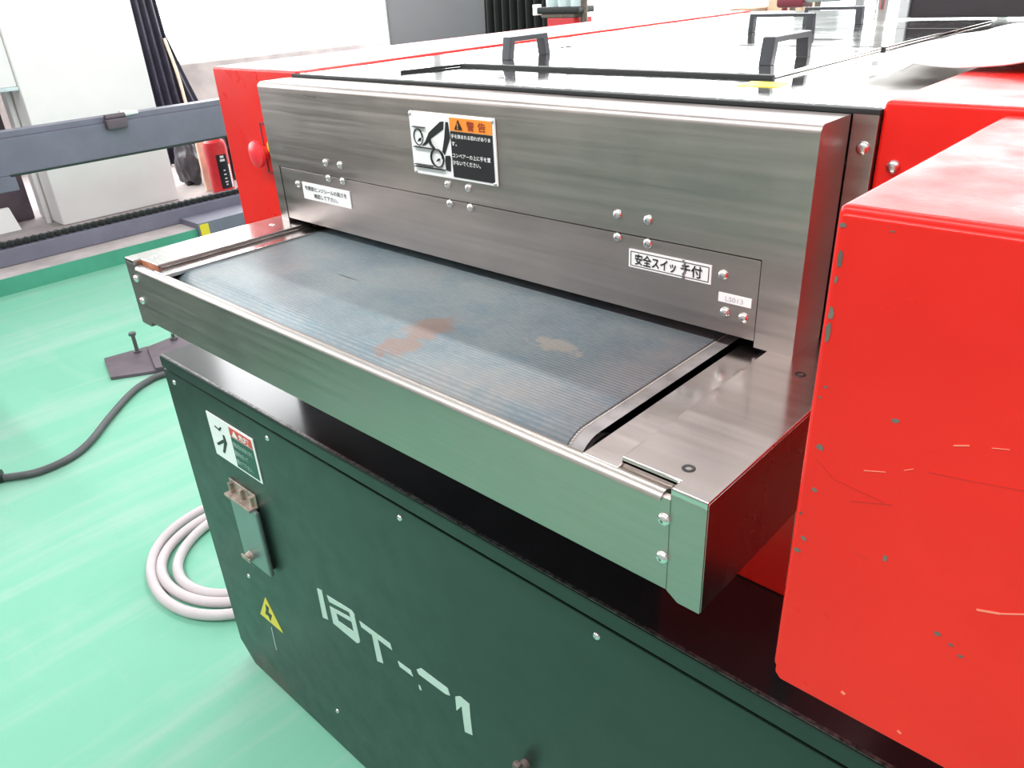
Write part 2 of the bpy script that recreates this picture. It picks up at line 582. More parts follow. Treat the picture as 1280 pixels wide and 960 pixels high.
# ================================================================== THE MACHINE
mach = thing('deburring_machine', 'red and stainless steel conveyor-fed machine on a dark green base cabinet', 'machine', (0, 0, ZF))
YB = 0.5824
ZC = -0.638
YC = 0.305

# ---- base cabinet
mb = MB()
mb.box(-2.57, 1.2, YC + 0.02, 2.6, -2.26, ZC - 0.03)
cab = mb.build('base_cabinet', 'cab', mach, smooth=False)
tag(cab, 'dark green enamelled base cabinet')
MB().box(-2.575, 1.2, YC - 0.002, 2.6, ZC - 0.052, ZC, 0.008).build('top_rail', 'cab', cab)
MB().box(-2.567, 1.2, YC + 0.008, 2.59, ZC - 0.001, ZC + 0.0015).build('black_top', 'cab_top', cab, smooth=False)
MB().box(-2.57, 1.2, YC + 0.002, YC + 0.012, ZC + 0.0005, ZC + 0.002).build('worn_edge', 'edge_worn', cab, smooth=False)
MB().prism([(-2.57, -0.697), (1.2, -0.697), (1.2, -2.26), (-2.47, -2.26), (-2.57, -2.16)], 1, YC, YC + 0.02, 0.004).build('front_panel', 'cab', cab)
MB().box(-2.565, 1.2, YC + 0.012, YC + 0.021, -0.70, -0.685).build('seam', 'dark_metal', cab, smooth=False)
for x in (-2.49, -1.81, -1.11, -0.41, 0.29):
    put('screw', SCREW, (x, YC, -0.735), cab)
put('screw', SCREW, (-2.27, YC, -1.60), cab)
put('screw', SCREW, (-1.74, YC, -2.02), cab)
for x in (-2.42, 1.0):
    MB().cyl((x, YC + 0.06, ZF), (x, YC + 0.06, -2.26), 0.045).build('foot', 'chip', cab)
# stencilled name, partly peeled
LET = {
    'letter_i': [[(-1.689, -1.331), (-1.6567, -1.3238), (-1.6553, -1.4649), (-1.6917, -1.4766)]],
    'letter_b': [[(-1.627, -1.3282), (-1.4732, -1.308), (-1.459, -1.3205), (-1.6195, -1.3552)],
                 [(-1.6219, -1.3777), (-1.5896, -1.3715), (-1.5801, -1.4148), (-1.5862, -1.4528), (-1.6215, -1.4605)],
                 [(-1.5896, -1.3715), (-1.4955, -1.3525), (-1.4879, -1.3694), (-1.5854, -1.3882)],
                 [(-1.6215, -1.4605), (-1.5976, -1.4258), (-1.466, -1.4144), (-1.4606, -1.4513), (-1.4779, -1.4657)],
                 [(-1.4916, -1.3266), (-1.4618, -1.3176), (-1.4561, -1.4415), (-1.4844, -1.4534), (-1.4869, -1.3897)]],
    'letter_t': [[(-1.4358, -1.3329), (-1.2675, -1.3288), (-1.2619, -1.3542), (-1.43, -1.3572)],
                 [(-1.3699, -1.3575), (-1.3389, -1.3558), (-1.3302, -1.4628), (-1.366, -1.4762)]],
    'hyphen': [[(-1.2391, -1.3882), (-1.1722, -1.3855), (-1.1649, -1.4078), (-1.2326, -1.4097)]],
    'peeled_numeral': [[(-1.1385, -1.3562), (-1.1144, -1.3338), (-0.9874, -1.3324), (-0.9807, -1.3583), (-1.0011, -1.3674), (-1.1302, -1.372)],
                       [(-1.1403, -1.4288), (-1.1323, -1.4285), (-1.1269, -1.445), (-1.1372, -1.447)]],
    'numeral_one': [[(-0.9544, -1.3429), (-0.9326, -1.3248), (-0.891, -1.3279), (-0.893, -1.3865), (-0.8918, -1.4667), (-0.9272, -1.4802), (-0.9285, -1.4282), (-0.9285, -1.3655), (-0.9567, -1.407)]],
}
for n_, ps in LET.items():
    flat(n_, ps, YC, 'pale_letter', cab, 0.0015)
# high-voltage triangle
tri = flat('voltage_sticker', [[(-2.1599, -1.6542), (-2.254, -1.8047), (-2.0735, -1.8031)]], YC, 'yellow', mach)
tag(tri, 'yellow triangular high-voltage sticker')
flat('lightning_bolt', [[(-2.172, -1.700), (-2.148, -1.706), (-2.166, -1.742), (-2.138, -1.742), (-2.166, -1.792), (-2.172, -1.766), (-2.198, -1.768), (-2.18, -1.735)]], YC - 0.0015, 'black_print', tri)
flat('scratch', [[(-2.1794, -1.8363), (-2.1725, -1.8337), (-2.1797, -1.9743), (-2.1875, -1.9791)]], YC, 'grey_print', cab)

# warning label on the cabinet
def rect(x0, x1, z0, z1):
    return [(x0, z0), (x1, z0), (x1, z1), (x0, z1)]
lx0, lx1, lz0, lz1 = -2.258, -1.922, -0.972, -0.780
def L(u, v):
    return (lx0 + u * (lx1 - lx0), lz1 - v * (lz1 - lz0))
lab = MB().box(lx0, lx1, YC - 0.004, YC, lz0, lz1, 0.0015).build('danger_label', 'white', mach)
tag(lab, 'white danger label with red heading on the green cabinet')
yl = YC - 0.004
flat('text_panel', [[L(.50, .265), L(.965, .265), L(.965, .95), L(.50, .95)]], yl, 'green_print', lab)
flat('red_heading', [[L(.50, .05), L(.965, .05), L(.965, .245), L(.50, .245)]], yl, 'red_print', lab)
flat('heading_triangle', [[L(.555, .215), L(.665, .215), L(.61, .075)]], yl - 0.0015, 'white', lab)
a, b = L(.70, .215), L(.92, .075)
text_mesh('heading_lettering', '危険', a[0], b[0], a[1], b[1], yl - 0.0015, 'white', lab, bold=0.02)
for i, s in enumerate(('感電の恐れがあります。', '電源を切って', '開けて下さい。')):
    a, b = L(.52, .46 + i * .20), L((.94, .80, .86)[i], .35 + i * .20)
    text_mesh('small_lettering', s, a[0], b[0], a[1], b[1], yl - 0.0015, 'pale_letter', lab)
flat('pictogram', [[L(.09, .69), L(.27, .49), L(.31, .53), L(.12, .72)], [L(.30, .36), L(.34, .36), L(.36, .52), L(.24, .83), L(.20, .82), L(.29, .55)],
                   [L(.15, .24), L(.23, .27), L(.29, .19), L(.31, .21), L(.25, .31), L(.15, .27)]], yl, 'black_print', lab)

# hinged cover on the cabinet face
cov = MB().box(-2.180, -1.985, YC - 0.032, YC - 0.012, -1.43, -1.12, 0.007).build('hinged_cover', 'steel_cover', mach)
tag(cov, 'small hinged green cover plate with metal hinge')
mb = MB()
mb.box(-2.200, -2.010, YC - 0.042, YC - 0.004, -1.125, -1.112, 0.004)
mb.box(-2.200, -2.010, YC - 0.008, YC, -1.12, -1.06, 0.003)
for x in (-2.180, -2.105, -2.03):
    mb.box(x - 0.010, x + 0.010, YC - 0.022, YC - 0.004, -1.112, -1.07, 0.003)
mb.build('hinge', 'hinge', cov)
mb = MB()
mb.cyl((-2.115, YC - 0.031, -1.385), (-2.115, YC - 0.052, -1.385), 0.022, 0.018)
mb.box(-2.148, -2.082, YC - 0.058, YC - 0.050, -1.395, -1.375, 0.003)
mb.build('knob', 'hinge', cov)
MB().box(-2.165, -2.0, YC - 0.013, YC, -1.41, -1.14).build('spacer', 'dark_metal', cov, smooth=False)
mb = MB()
mb.cyl((-0.665, YC, -1.40), (-0.665, YC - 0.03, -1.40), 0.016)
mb.box(-0.68, -0.655, YC - 0.045, YC - 0.025, -1.46, -1.365, 0.006)
tag(mb.build('door_latch', 'chip', mach), 'small worn metal latch on the cabinet front')

# ---- main housing behind the hood
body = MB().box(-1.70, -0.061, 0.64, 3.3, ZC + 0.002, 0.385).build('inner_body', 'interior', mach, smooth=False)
deck = MB().box(-1.70, -0.061, 0.592, 3.3, 0.386, 0.400, 0.003).build('top_deck', 'steel_top', mach)
tag(deck, 'shiny stainless steel top deck')
MB().box(-1.72, -0.061, 0.578, 0.592, 0.389, 0.3985, 0.002).build('gasket', 'black_rubber', deck)
mb = MB()
mb.prism([(-1.302, 0.852), (-0.378, 0.852), (-0.378, 0.862), (-1.30, 0.862), (-1.34, 0.69), (-1.346, 0.675), (-1.348, 0.69)], 2, 0.4002, 0.4075)
mb.box(-1.302, -0.378, 1.462, 1.472, 0.4002, 0.4075)
mb.prism([(-1.30, 1.472), (-1.34, 1.34), (-1.346, 1.34), (-1.306, 1.472)], 2, 0.4002, 0.4075)
mb.build('lid_gap_shade', 'black_rubber', deck, smooth=False)  # black strips draw the gap shadow at lid edges, plus short oblique lines
deck_patch = MB().prism([(-0.40, 0.745), (-0.315, 0.745), (-0.325, 0.815), (-0.405, 0.815)], 2, 0.4001, 0.4012).build('yellow_patch', 'yellow', deck, smooth=False)  # thin yellow patch on the deck
for (x, y) in ((-1.36, 0.70), (-1.0, 0.70), (-1.36, 0.93)):
    put('screw', SCREW, (x, y, 0.4000), deck, (-math.pi / 2, 0, 0))

def lid(y0, y1, name, label):
    o = MB().box(-1.30, -0.38, y0, y1, 0.4002, 0.409, 0.003).build(name, 'steel_top', mach)
    tag(o, label)
    return o
lidA = lid(0.862, 1.445, 'access_lid', 'polished steel access lid nearest the hood')
lidB = lid(1.472, 2.05, 'access_lid', 'second polished steel access lid')
lidC = lid(2.06, 2.42, 'access_lid', 'third polished steel access lid')

def handle_y(x, y0, y1, lidp, w=0.030, h=0.058):
    z = 0.409
    t = 0.013
    MB().prism([(y0, z), (y0 + 0.012, z + h), (y1 - 0.012, z + h), (y1, z), (y1 - 0.022, z), (y1 - 0.030, z + h - t), (y0 + 0.030, z + h - t), (y0 + 0.022, z)],
               0, x - w / 2, x + w / 2, 0.002).build('handle', 'handle', lidp)
def handle_x(y, x0, x1, lidp, w=0.030, h=0.056):
    z = 0.409
    t = 0.010
    MB().prism([(x0, z), (x0 + 0.003, z + h), (x1 - 0.003, z + h), (x1, z), (x1 - 0.022, z), (x1 - 0.024, z + h - t), (x0 + 0.016, z + h - t), (x0 + 0.014, z)],
               1, y - w / 2, y + w / 2, 0.002).build('handle', 'handle', lidp)
handle_y(-1.225, 0.955, 1.135, lidA)
handle_y(-0.475, 1.005, 1.215, lidA)
handle_x(1.91, -0.985, -0.765, lidB)
handle_x(2.26, -0.955, -0.745, lidC)

# ---- hood
mb = MB()
rr = 0.014
prof = [(0.463, 0.008), (0.463, 0.39 - rr)]
for i in range(1, 6):
    a = math.pi / 2 * i / 5
    prof.append((0.463 + rr - rr * math.cos(a), 0.39 - rr + rr * math.sin(a)))
prof += [(0.574, 0.39), (0.574, 0.008)]
# upper shell in three sheets so that the inset lower panel shows a real seam
def hood_sheet(x0, x1, z0):
    p = [(y, max(z, z0)) for y, z in prof]
    mb.prism(p, 0, x0, x1)
hood_sheet(-1.72, -0.105, 0.163)
mb.box(-1.72, -1.682, 0.463, 0.574, -0.001, 0.163)
mb.box(-0.178, -0.105, 0.463, 0.574, -0.001, 0.163)
hood = mb.build('hood', 'steel_hood', mach)
tag(hood, 'brushed stainless steel hood over the conveyor')
MB().box(-1.68, -0.180, 0.4645, 0.50, 0.010, 0.1605, 0.0015).build('lower_panel', 'steel_hood', hood)
MB().box(-1.682, -0.178, 0.50, 0.52, 0.012, 0.166).build('seam_backing', 'dark_metal', hood, smooth=False)
MB().box(-0.1045, -0.062, YB - 0.004, 0.60, -0.6, 0.392, 0.002).build('side_flange', 'steel_hood', hood)
put('screw', SCREW_BIG, (-0.080, YB - 0.004, 0.338), hood)
for x in (-1.44, -1.375, -0.958, -0.89, -0.48, -0.41):
    put('screw', SCREW, (x, 0.463, 0.197), hood)
    put('screw', SCREW, (x, 0.4645, 0.152 if x > -1.3 else 0.155), hood)
for x, z in ((-1.598, 0.12), (-0.249, 0.121), (-0.240, 0.052), (-0.203, 0.050)):
    put('screw', SCREW, (x, 0.4645, z), hood)

# warning plate on the hood
wx0, wx1, wz0, wz1 = -1.069, -0.793, 0.212, 0.354
yp = 0.463 - 0.005
def Wp(u, v):
    return (wx0 + u * (wx1 - wx0), wz1 - v * (wz1 - wz0))
plate = MB().box(wx0, wx1, yp, 0.463, wz0, wz1, 0.003).build('warning_plate', 'white', mach)
tag(plate, 'white warning plate with orange heading and hand pictogram on the hood')
flat('orange_heading', [[Wp(.503, .046), Wp(.972, .046), Wp(.972, .242), Wp(.503, .242)]], yp, 'orange', plate)
flat('black_text_panel', [[Wp(.503, .25), Wp(.972, .25), Wp(.972, .93), Wp(.95, .952), Wp(.503, .952)]], yp, 'black_print', plate)
flat('warning_triangle', [[Wp(.605, .07), Wp(.56, .215), Wp(.65, .215)]], yp - 0.0015, 'black_print', plate)
flat('exclamation_mark', [[Wp(.600, .12), Wp(.610, .12), Wp(.608, .175), Wp(.602, .175)], [Wp(.600, .185), Wp(.610, .185), Wp(.610, .20), Wp(.600, .20)]], yp - 0.003, 'orange', plate)
for s, u0, u1 in (('警', .70, .785), ('告', .825, .91)):
    a, b = Wp(u0, .215), Wp(u1, .075)
    text_mesh('heading_lettering', s, a[0], b[0], a[1], b[1], yp - 0.0015, 'brown_print', plate, bold=0.01)
for s, u1, v0, v1 in (('手を挟まれる恐れがありま', .955, .35, .285), ('す。', .575, .465, .40), ('コンベアーの上に手を置', .945, .645, .575), ('かないでください。', .83, .755, .685)):
    a, b = Wp(.515, v0), Wp(u1, v1)
    text_mesh('lettering', s, a[0], b[0], a[1], b[1], yp - 0.0015, 'white', plate, bold=0.012)
def seg(p, q, w):
    (ax_, ay_), (bx_, by_) = p, q
    d = Vector((bx_ - ax_, by_ - ay_)).normalized()
    n = Vector((-d.y, d.x)) * w / 2
    return [(ax_ + n.x, ay_ + n.y), (bx_ + n.x, by_ + n.y), (bx_ - n.x, by_ - n.y), (ax_ - n.x, ay_ - n.y)]
def ring(c, ru, rv, w, n=22):
    out = []
    for i in range(n):
        a0, a1 = 2 * math.pi * i / n, 2 * math.pi * (i + 1) / n
        out.append(seg(Wp(c[0] + ru * math.cos(a0), c[1] + rv * math.sin(a0)), Wp(c[0] + ru * math.cos(a1), c[1] + rv * math.sin(a1)), w))
    return out
arm = [[Wp(*p) for p in ((.141, .53), (.186, .462), (.243, .31), (.293, .246), (.391, .126), (.432, .114), (.421, .234), (.262, .399), (.237, .458), (.181, .516))],
       [Wp(*p) for p in ((.457, .12), (.482, .118), (.495, .356), (.414, .627), (.389, .584), (.427, .366))],
       [Wp(*p) for p in ((.427, .64), (.472, .63), (.483, .66), (.470, .875), (.417, .869), (.415, .714))]]
flat('pictogram_arm', arm, yp, 'black_print', plate)
ln = ring((.105, .40), .055, .125, 0.0016) + ring((.325, .695), .075, .14, 0.0016)
for p, q in (((.054, .238), (.198, .24)), ((.048, .553), (.302, .556)), ((.041, .834), (.26, .832)), ((.038, .871), (.409, .866)), ((.251, .40), (.262, .479)), ((.262, .479), (.302, .55)),
             ((.33, .74), (.35, .70)), ((.12, .46), (.14, .41))):
    ln.append(seg(Wp(*p), Wp(*q), 0.0016))
flat('pictogram_rollers', ln, yp, 'black_print', plate, 0.0012)
RIVET = screw_mesh(0.0045, 0.003, 'rivet_head')
for u, v in ((.022, .045), (.975, .046), (.972, .965), (.027, .965)):
    x, z = Wp(u, v)
    put('rivet', RIVET, (x, yp, z), plate)

def sticker(name, x0, x1, z0, z1, label, tilt=0.0):
    o = MB().prism([(x0, z1), (x0, z0), (x1, z0 + tilt), (x1, z1 + tilt)], 1, 0.4625, 0.4645).build(name, 'white', mach, smooth=False)
    tag(o, label)
    return o
st = sticker('switch_sticker', -0.452, -0.272, 0.0985, 0.1345, 'white lettered sticker at the right of the hood panel')
text_mesh('lettering', '安全スイッ', -0.437, -0.345, 0.1055, 0.1285, 0.4625, 'black_print', st, bold=0.02)
text_mesh('lettering', 'チ付', -0.335, -0.290, 0.1055, 0.1285, 0.4625, 'black_print', st, bold=0.02)
bd = [seg((-0.447, 0.1025), (-0.277, 0.1025), 0.0012), seg((-0.447, 0.1305), (-0.277, 0.1305), 0.0012), seg((-0.447, 0.1025), (-0.447, 0.1305), 0.0012), seg((-0.277, 0.1025), (-0.277, 0.1305), 0.0012)]
flat('border_line', bd, 0.4625, 'black_print', st, 0.0006)
flat('tear', [[(-0.329, 0.1348), (-0.325, 0.128), (-0.328, 0.121), (-0.3235, 0.113), (-0.327, 0.106), (-0.325, 0.098), (-0.331, 0.098), (-0.331, 0.108), (-0.3275, 0.114), (-0.3315, 0.122), (-0.3285, 0.129), (-0.333, 0.1348)]], 0.4625, 'steel_hood', st, 0.0014)
st = sticker('code_sticker', -0.2545, -0.190, 0.0715, 0.0885, 'small white code sticker on the hood panel')
text_mesh('lettering', 'LS013', -0.240, -0.205, 0.0755, 0.0845, 0.4625, 'grey_print', st)
st = sticker('notice_sticker', -1.575, -1.352, 0.083, 0.130, 'white two-line notice sticker at the left of the hood panel')
text_mesh('lettering', '作業前ヒンジシールの高さを', -1.562, -1.366, 0.109, 0.122, 0.4625, 'black_print', st, bold=0.01)
text_mesh('lettering', '確認して下さい。', -1.522, -1.41, 0.090, 0.103, 0.4625, 'black_print', st, bold=0.01)

# ---- feed tray
mb = MB()
# right-hand end: top plate with set-back front lip, corner post, side
mb.prism([(-0.152, 0.022), (-0.056, 0.022), (-0.056, 0.0), (0.0, 0.0), (0.0, YB + 0.3), (-0.152, YB + 0.3)], 2, -0.012, 0.0, 0.003)
mb.box(-0.056, -0.002, 0.029, YB + 0.3, -0.19, -0.010, 0.002)
mb.box(-0.152, -0.056, 0.022, 0.030, -0.06, -0.003, 0.002)
tr = mb.build('tray_end', 'steel_plate', mach)
mb = MB()
mb.prism([(-0.056, -0.010), (0.0, -0.010), (0.0, -0.19), (-0.036, -0.19), (-0.056, -0.176)], 1, 0.0, 0.03, 0.002)
mb.build('corner_post', 'steel_tray', tr)
mb = MB()
mb.prism([(-1.612, 0.022), (-1.708, 0.022), (-1.708, 0.0), (-1.765, 0.0), (-1.765, YB - 0.02), (-1.612, YB - 0.02)], 2, -0.012, 0.0, 0.003)
mb.box(-1.765, -1.708, 0.029, YB - 0.02, -0.19, -0.010, 0.002)
te = mb.build('tray_end', 'steel_plate', mach)
MB().box(-1.765, -1.708, 0.0, 0.03, -0.19, -0.010, 0.002).build('corner_post', 'steel_tray', te)
MB().box(-1.708, -1.612, 0.0205, 0.030, -0.06, -0.003, 0.002).build('rusty_lip', 'rust', te)
for (x, y) in ((-1.69, 0.05), (-1.69, 0.41)):
    put('screw', SCREW, (x, y, -0.0035), te, (-math.pi / 2, 0, 0))
def hole(x, y):
    MB().lathe([(0.0, -0.0022), (0.0045, -0.002), (0.0048, 0.0006), (0.0085, 0.0012), (0.0098, 0.0004), (0.010, -0.001)], (x, y, 0.0), (0, 0, 1), 20).build('sunk_screw', 'dark_metal', tr)
MB().box(-0.0025, 0.0008, 0.003, YB + 0.29, -0.188, -0.0035, 0.001).build('side_panel', 'steel_side', tr)
hole(-0.062, 0.055); hole(-0.066, 0.41)
put('screw', SCREW, (0.0, 0.36, -0.05), tr, (0, 0, math.pi / 2))
MB().box(-0.213, -0.150, 0.010, 0.60, -0.022, -0.012, 0.002).build('ledge', 'steel_plate', mach)
MB().box(-1.614, -1.552, 0.010, 0.60, -0.022, -0.012, 0.002).build('ledge', 'steel_plate', mach)
MB().box(-1.70, -1.586, 0.013, 0.62, -0.139, -0.024).build('tray_filler', 'steel_tray', mach, smooth=False)
# fascia with folded top lip
mb = MB()
mb.box(-1.708, -0.054, -0.002, 0.012, -0.174, -0.018, 0.002)
fas = mb.build('fascia', 'steel_tray', mach)
tag(fas, 'long brushed steel fascia along the tray front')
mb = MB()
n_ = 8
lp = []
for i in range(n_ + 1):
    a = math.pi * i / n_
    lp.append((0.009 - 0.014 * math.cos(a), -0.024 + 0.011 * math.sin(a)))
mb.prism(lp, 0, -1.700, -0.068)
mb.build('folded_lip', 'steel_tray', fas)
for x, z in ((-0.062, -0.053), (-0.062, -0.119), (-1.712, -0.050), (-1.712, -0.113)):
    put('screw', SCREW, (x, -0.002, z), fas)
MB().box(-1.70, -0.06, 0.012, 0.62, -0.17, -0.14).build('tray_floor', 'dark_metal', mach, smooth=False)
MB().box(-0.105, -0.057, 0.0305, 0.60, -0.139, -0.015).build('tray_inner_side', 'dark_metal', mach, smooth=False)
mb = MB()
mb.cyl((-1.585, 0.085, -0.085), (-0.236, 0.085, -0.085), 0.056, n=24)
mb.build('roller', 'screw', mach)
# belt: flat run over the roller, turning down at the front
def belt_pt(x, s):
    """s in 0..1 from under the hood to below the front roller"""
    L0, R_ = 0.62 - 0.085, 0.062
    tot = L0 + R_ * math.pi * 0.75
    d = s * tot
    if d < L0:
        return (x, 0.62 - d, -0.023)
    a = (d - L0) / R_
    return (x, 0.085 - R_ * math.sin(a), -0.085 + R_ * math.cos(a))
def belt_strip(x0, x1, dz=0.0, nx=2):
    m_ = MB()
    def f(u, v):
        p = belt_pt(x0 + (x1 - x0) * u, v)
        return (p[0], p[1] - dz * 0.3, p[2] + dz)
    m_.grid(nx, 60, f)
    return m_
belt = belt_strip(-1.572, -0.268).build('conveyor_belt', 'belt', mach)
tag(belt, 'worn blue-grey ribbed conveyor belt with an orange stain')
sd = belt.modifiers.new('thickness', 'SOLIDIFY'); sd.thickness = 0.003; sd.offset = -1
belt_strip(-0.270, -0.238, 0.0015).build('hem', 'belt_edge', belt)
belt_strip(-1.584, -1.571, 0.0).build('hem', 'belt_edge', belt)
for xx in (-0.272, -0.264):
    mbs = MB()
    for i in range(100):
        p, q = belt_pt(xx, i / 115), belt_pt(xx, (i + 0.62) / 115)
        mbs.box(xx - 0.0010, xx + 0.0010, q[1], p[1] + 1e-4, min(p[2], q[2]) + 0.001, max(p[2], q[2]) + 0.003)
    o = mbs.build('stitching', 'stitch', belt, smooth=False)
    o['kind'] = 'stuff'

# ---- red housings
def red_box(name, x0, x1, y0, y1, z0, z1, label, bev=0.008):
    o = MB().box(x0, x1, y0, y1, z0, z1, bev, 3).build(name, 'red', mach)
    tag(o, label)
    return o
red_box('red_apron', -0.42, -0.0605, YB, 0.63, ZC + 0.002, -0.20, 'red apron panel below the feed tray')
rback = red_box('red_housing', -0.060, 1.0, YB, 3.3, ZC + 0.002, 0.412, 'red housing right of the hood')
put('screw', SCREW_BIG, (-0.030, YB, 0.313), rback)
MB().box(-2.17, -1.701, 0.64, 3.28, ZC + 0.002, -0.25).build('added_dark_base', 'interior', mach, smooth=False)  # hidden dark block, added so the cabinet top reflects dark
rleft = red_box('red_housing', -2.19, -1.702, YB, 3.3, -0.25, 0.405, 'red housing left of the hood')
rfront = red_box('red_side_guard', 0.109, 0.75, 0.004, YB - 0.002, -0.2155, 0.402, 'large scratched red guard box at the front right corner')
MB().prism([(0.1165, 0.395), (0.75, 0.395), (0.75, -0.222), (0.124, -0.222), (0.1165, -0.213)], 1, -0.004, 0.006, 0.0025).build('front_plate', 'red', rfront)
mbc, mbs = MB(), MB()
for (x, z, w, h) in ((.121, .352, .0035, .011), (.1205, .33, .002, .006), (.1205, .294, .0032, .009), (.1205, .274, .0035, .012), (.126, .212, .003, .0015), (.122, .198, .002, .0015), (.200, .197, .0042, .003), (.130, .139, .005, .005),
                     (.131, .083, .004, .003), (.120, .045, .002, .002), (.128, .012, .004, .003), (.122, -.008, .005, .003), (.217, .030, .003, .004), (.283, -.038, .004, .003), (.298, -.045, .003, .002), (.309, -.054, .003, .002), (.119, .385, .004, .003), (.165, .386, .003, .001)):
    pts = [(x + w * random.uniform(.6, 1.15) * math.cos(a), z + h * random.uniform(.6, 1.15) * math.sin(a)) for a in [2 * math.pi * i / 9 for i in range(9)]]
    mbc.prism(pts, 1, -0.0046, -0.004)
for p, q, w in (((.1791, .1286), (.2002, .1355), .0009), ((.255, .1891), (.2681, .1942), .0012), ((.3112, .0131), (.331, .0198), .0022), ((.331, .0198), (.3558, .0341), .0014), ((.3558, .0341), (.40, .052), .0012),
                ((.2011, -.1876), (.2054, -.190), .004), ((.2699, -.2022), (.274, -.2045), .003), ((.217, .1445), (.2253, .1499), .0006), ((.2863, .1986), (.3001, .2022), .0006)):
    mbs.prism(seg(p, q, w), 1, -0.0046, -0.004)
o = mbc.build('paint_chips', 'chip', rfront, smooth=False); o['kind'] = 'stuff'
mbd = MB()
for p, q, w in (((.1703, .0851), (.2127, .0994), .0012), ((.2387, .1517), (.28, .158), .001), ((.28, .158), (.3199, .1653), .0009), ((.128, .122), (.15, .105), .0009), ((.15, .105), (.205, .0985), .0008)):
    mbd.prism(seg(p, q, w), 1, -0.0045, -0.004)
o = mbd.build('scuff_lines', 'scuff', rfront, smooth=False); o['kind'] = 'stuff'
o = mbs.build('scratches', 'scratch', rfront, smooth=False); o['kind'] = 'stuff'

# emergency stop on the left housing
es = MB()
es.lathe([(0.020, 0.0), (0.020, 0.022), (0.040, 0.024), (0.043, 0.030), (0.040, 0.038), (0.025, 0.044), (0.0, 0.046)], (-1.945, YB - 0.004, 0.155), (0, -1, 0), 28)
esb = es.build('emergency_stop_button', 'red_plastic', mach)
tag(esb, 'red mushroom emergency stop button')
MB().lathe([(0.0, 0.0), (0.022, 0.0), (0.022, 0.006), (0.0, 0.006)], (-1.905, YB, 0.175), (0, -1, 0), 28).build('yellow_ring', 'yellow', esb)
mb = MB()
for p, q in (((-1.955, 0.245), (-1.89, 0.245)), ((-1.955, 0.245), (-1.955, 0.09)), ((-1.955, 0.09), (-1.89, 0.09)), ((-1.89, 0.09), (-1.89, 0.245))):
    mb.prism(seg(p, q, 0.005), 1, YB - 0.002, YB)
mb.build('recess_line', 'maroon', esb, smooth=False)

# ================================================================== THINGS ON THE MACHINE
def sheet_fn(u, v):
    x = -0.27 + 0.75 * u
    y = 0.98 + 0.68 * v - 0.05 * u
    z = 0.417 + 0.030 * (0.5 + noise.noise(Vector((x * 5, y * 5, 0)))) * min(1, 6 * min(u, 1 - u) + .15) + 0.02 * math.sin(v * 3.1) * u
    return (x, y, max(z, 0.4145))
ps = MB().grid(40, 36, sheet_fn).build('plastic_sheet', 'sheet')
tag(ps, 'crumpled white plastic sheet lying on the red and steel machine top', 'sheet')
sd = ps.modifiers.new('thickness', 'SOLIDIFY'); sd.thickness = 0.002; sd.offset = 1
dp = thing('black_case', 'low black case standing at the back of the machine top', 'case', (0.1, 2.46, 0.412))
MB().box(-0.655, 0.9, 2.44, 2.80, 0.4145, 0.545, 0.006).build('case_body', 'dark_panel', dp)
MB().box(-0.69, -0.656, 2.43, 2.81, 0.4145, 0.548, 0.004).build('side_frame', 'machine_grey', dp)

# ================================================================== ON THE FLOOR
# coiled hose
pts = []
cx, cy = -3.28, 0.74
for i in range(0, 3 * 24 + 1):
    a = math.radians(20 + i * 15)
    r = 0.60 - 0.078 * (i / 24)
    wob = 1 + 0.025 * math.sin(i * 0.7)
    pts.append((cx + r * wob * math.cos(a), cy + r * wob * 0.97 * math.sin(a), ZF + 0.031 + 0.004 * math.sin(i)))
hs = MB().tube(pts, 0.029, 12, True, 3).build('coiled_hose', 'hose')
tag(hs, 'pale grey hose coiled on the green floor beside the cabinet', 'hose')
# black cable
cbl = thing('power_cable', 'thick dark cable snaking across the green floor', 'cable', (-5.3, 0.6, ZF))
MB().tube([(-5.42, -0.22, ZF + .03), (-5.34, 0.0, ZF + .03), (-5.20, 0.21, ZF + .03), (-5.20, 0.43, ZF + .03), (-5.31, 0.62, ZF + .03), (-5.57, 0.87, ZF + .03), (-5.82, 1.13, ZF + .03), (-5.95, 1.33, ZF + .03), (-5.96, 1.55, ZF + .03), (-5.6, 1.9, ZF + .03), (-4.6, 2.3, ZF + .03)], 0.026).build('sheath', 'cable', cbl)
MB().cyl((-5.348, -0.02, ZF + .045), (-5.318, 0.05, ZF + .045), 0.044).build('collar', 'chain', cbl)
# floor plates
fp = thing('anchor_plate', 'dark steel floor plate carrying an upright bolt', 'plate', (-6.5, 1.45, ZF))
MB().prism([(-6.77, 1.32), (-6.31, 1.19), (-6.05, 1.60), (-6.70, 1.70)], 2, ZF, ZF + 0.03, 0.004).build('plate', 'plate', fp)
mb = MB()
mb.cyl((-6.64, 1.575, ZF + 0.03), (-6.64, 1.575, ZF + 0.20), 0.017)
mb.cyl((-6.64, 1.575, ZF + 0.20), (-6.64, 1.575, ZF + 0.225), 0.034, n=6)
mb.cyl((-6.64, 1.575, ZF + 0.03), (-6.64, 1.575, ZF + 0.045), 0.036, n=6)
mb.build('bolt', 'bolt', fp)
fp2 = thing('loose_plate', 'smaller dark steel plate overlapping the bolted floor plate', 'plate', (-6.3, 1.8, ZF + 0.032))
MB().prism([(-6.62, 1.66), (-6.1, 1.50), (-5.9, 1.95), (-6.66, 1.98)], 2, ZF + 0.032, ZF + 0.058, 0.004).build('plate', 'plate', fp2)
mb = MB()
mb.cyl((-6.57, 1.90, ZF + 0.058), (-6.57, 1.90, ZF + 0.082), 0.036, n=6)
mb.cyl((-6.57, 1.90, ZF + 0.082), (-6.57, 1.90, ZF + 0.12), 0.017)
mb.build('bolt', 'bolt', fp2)

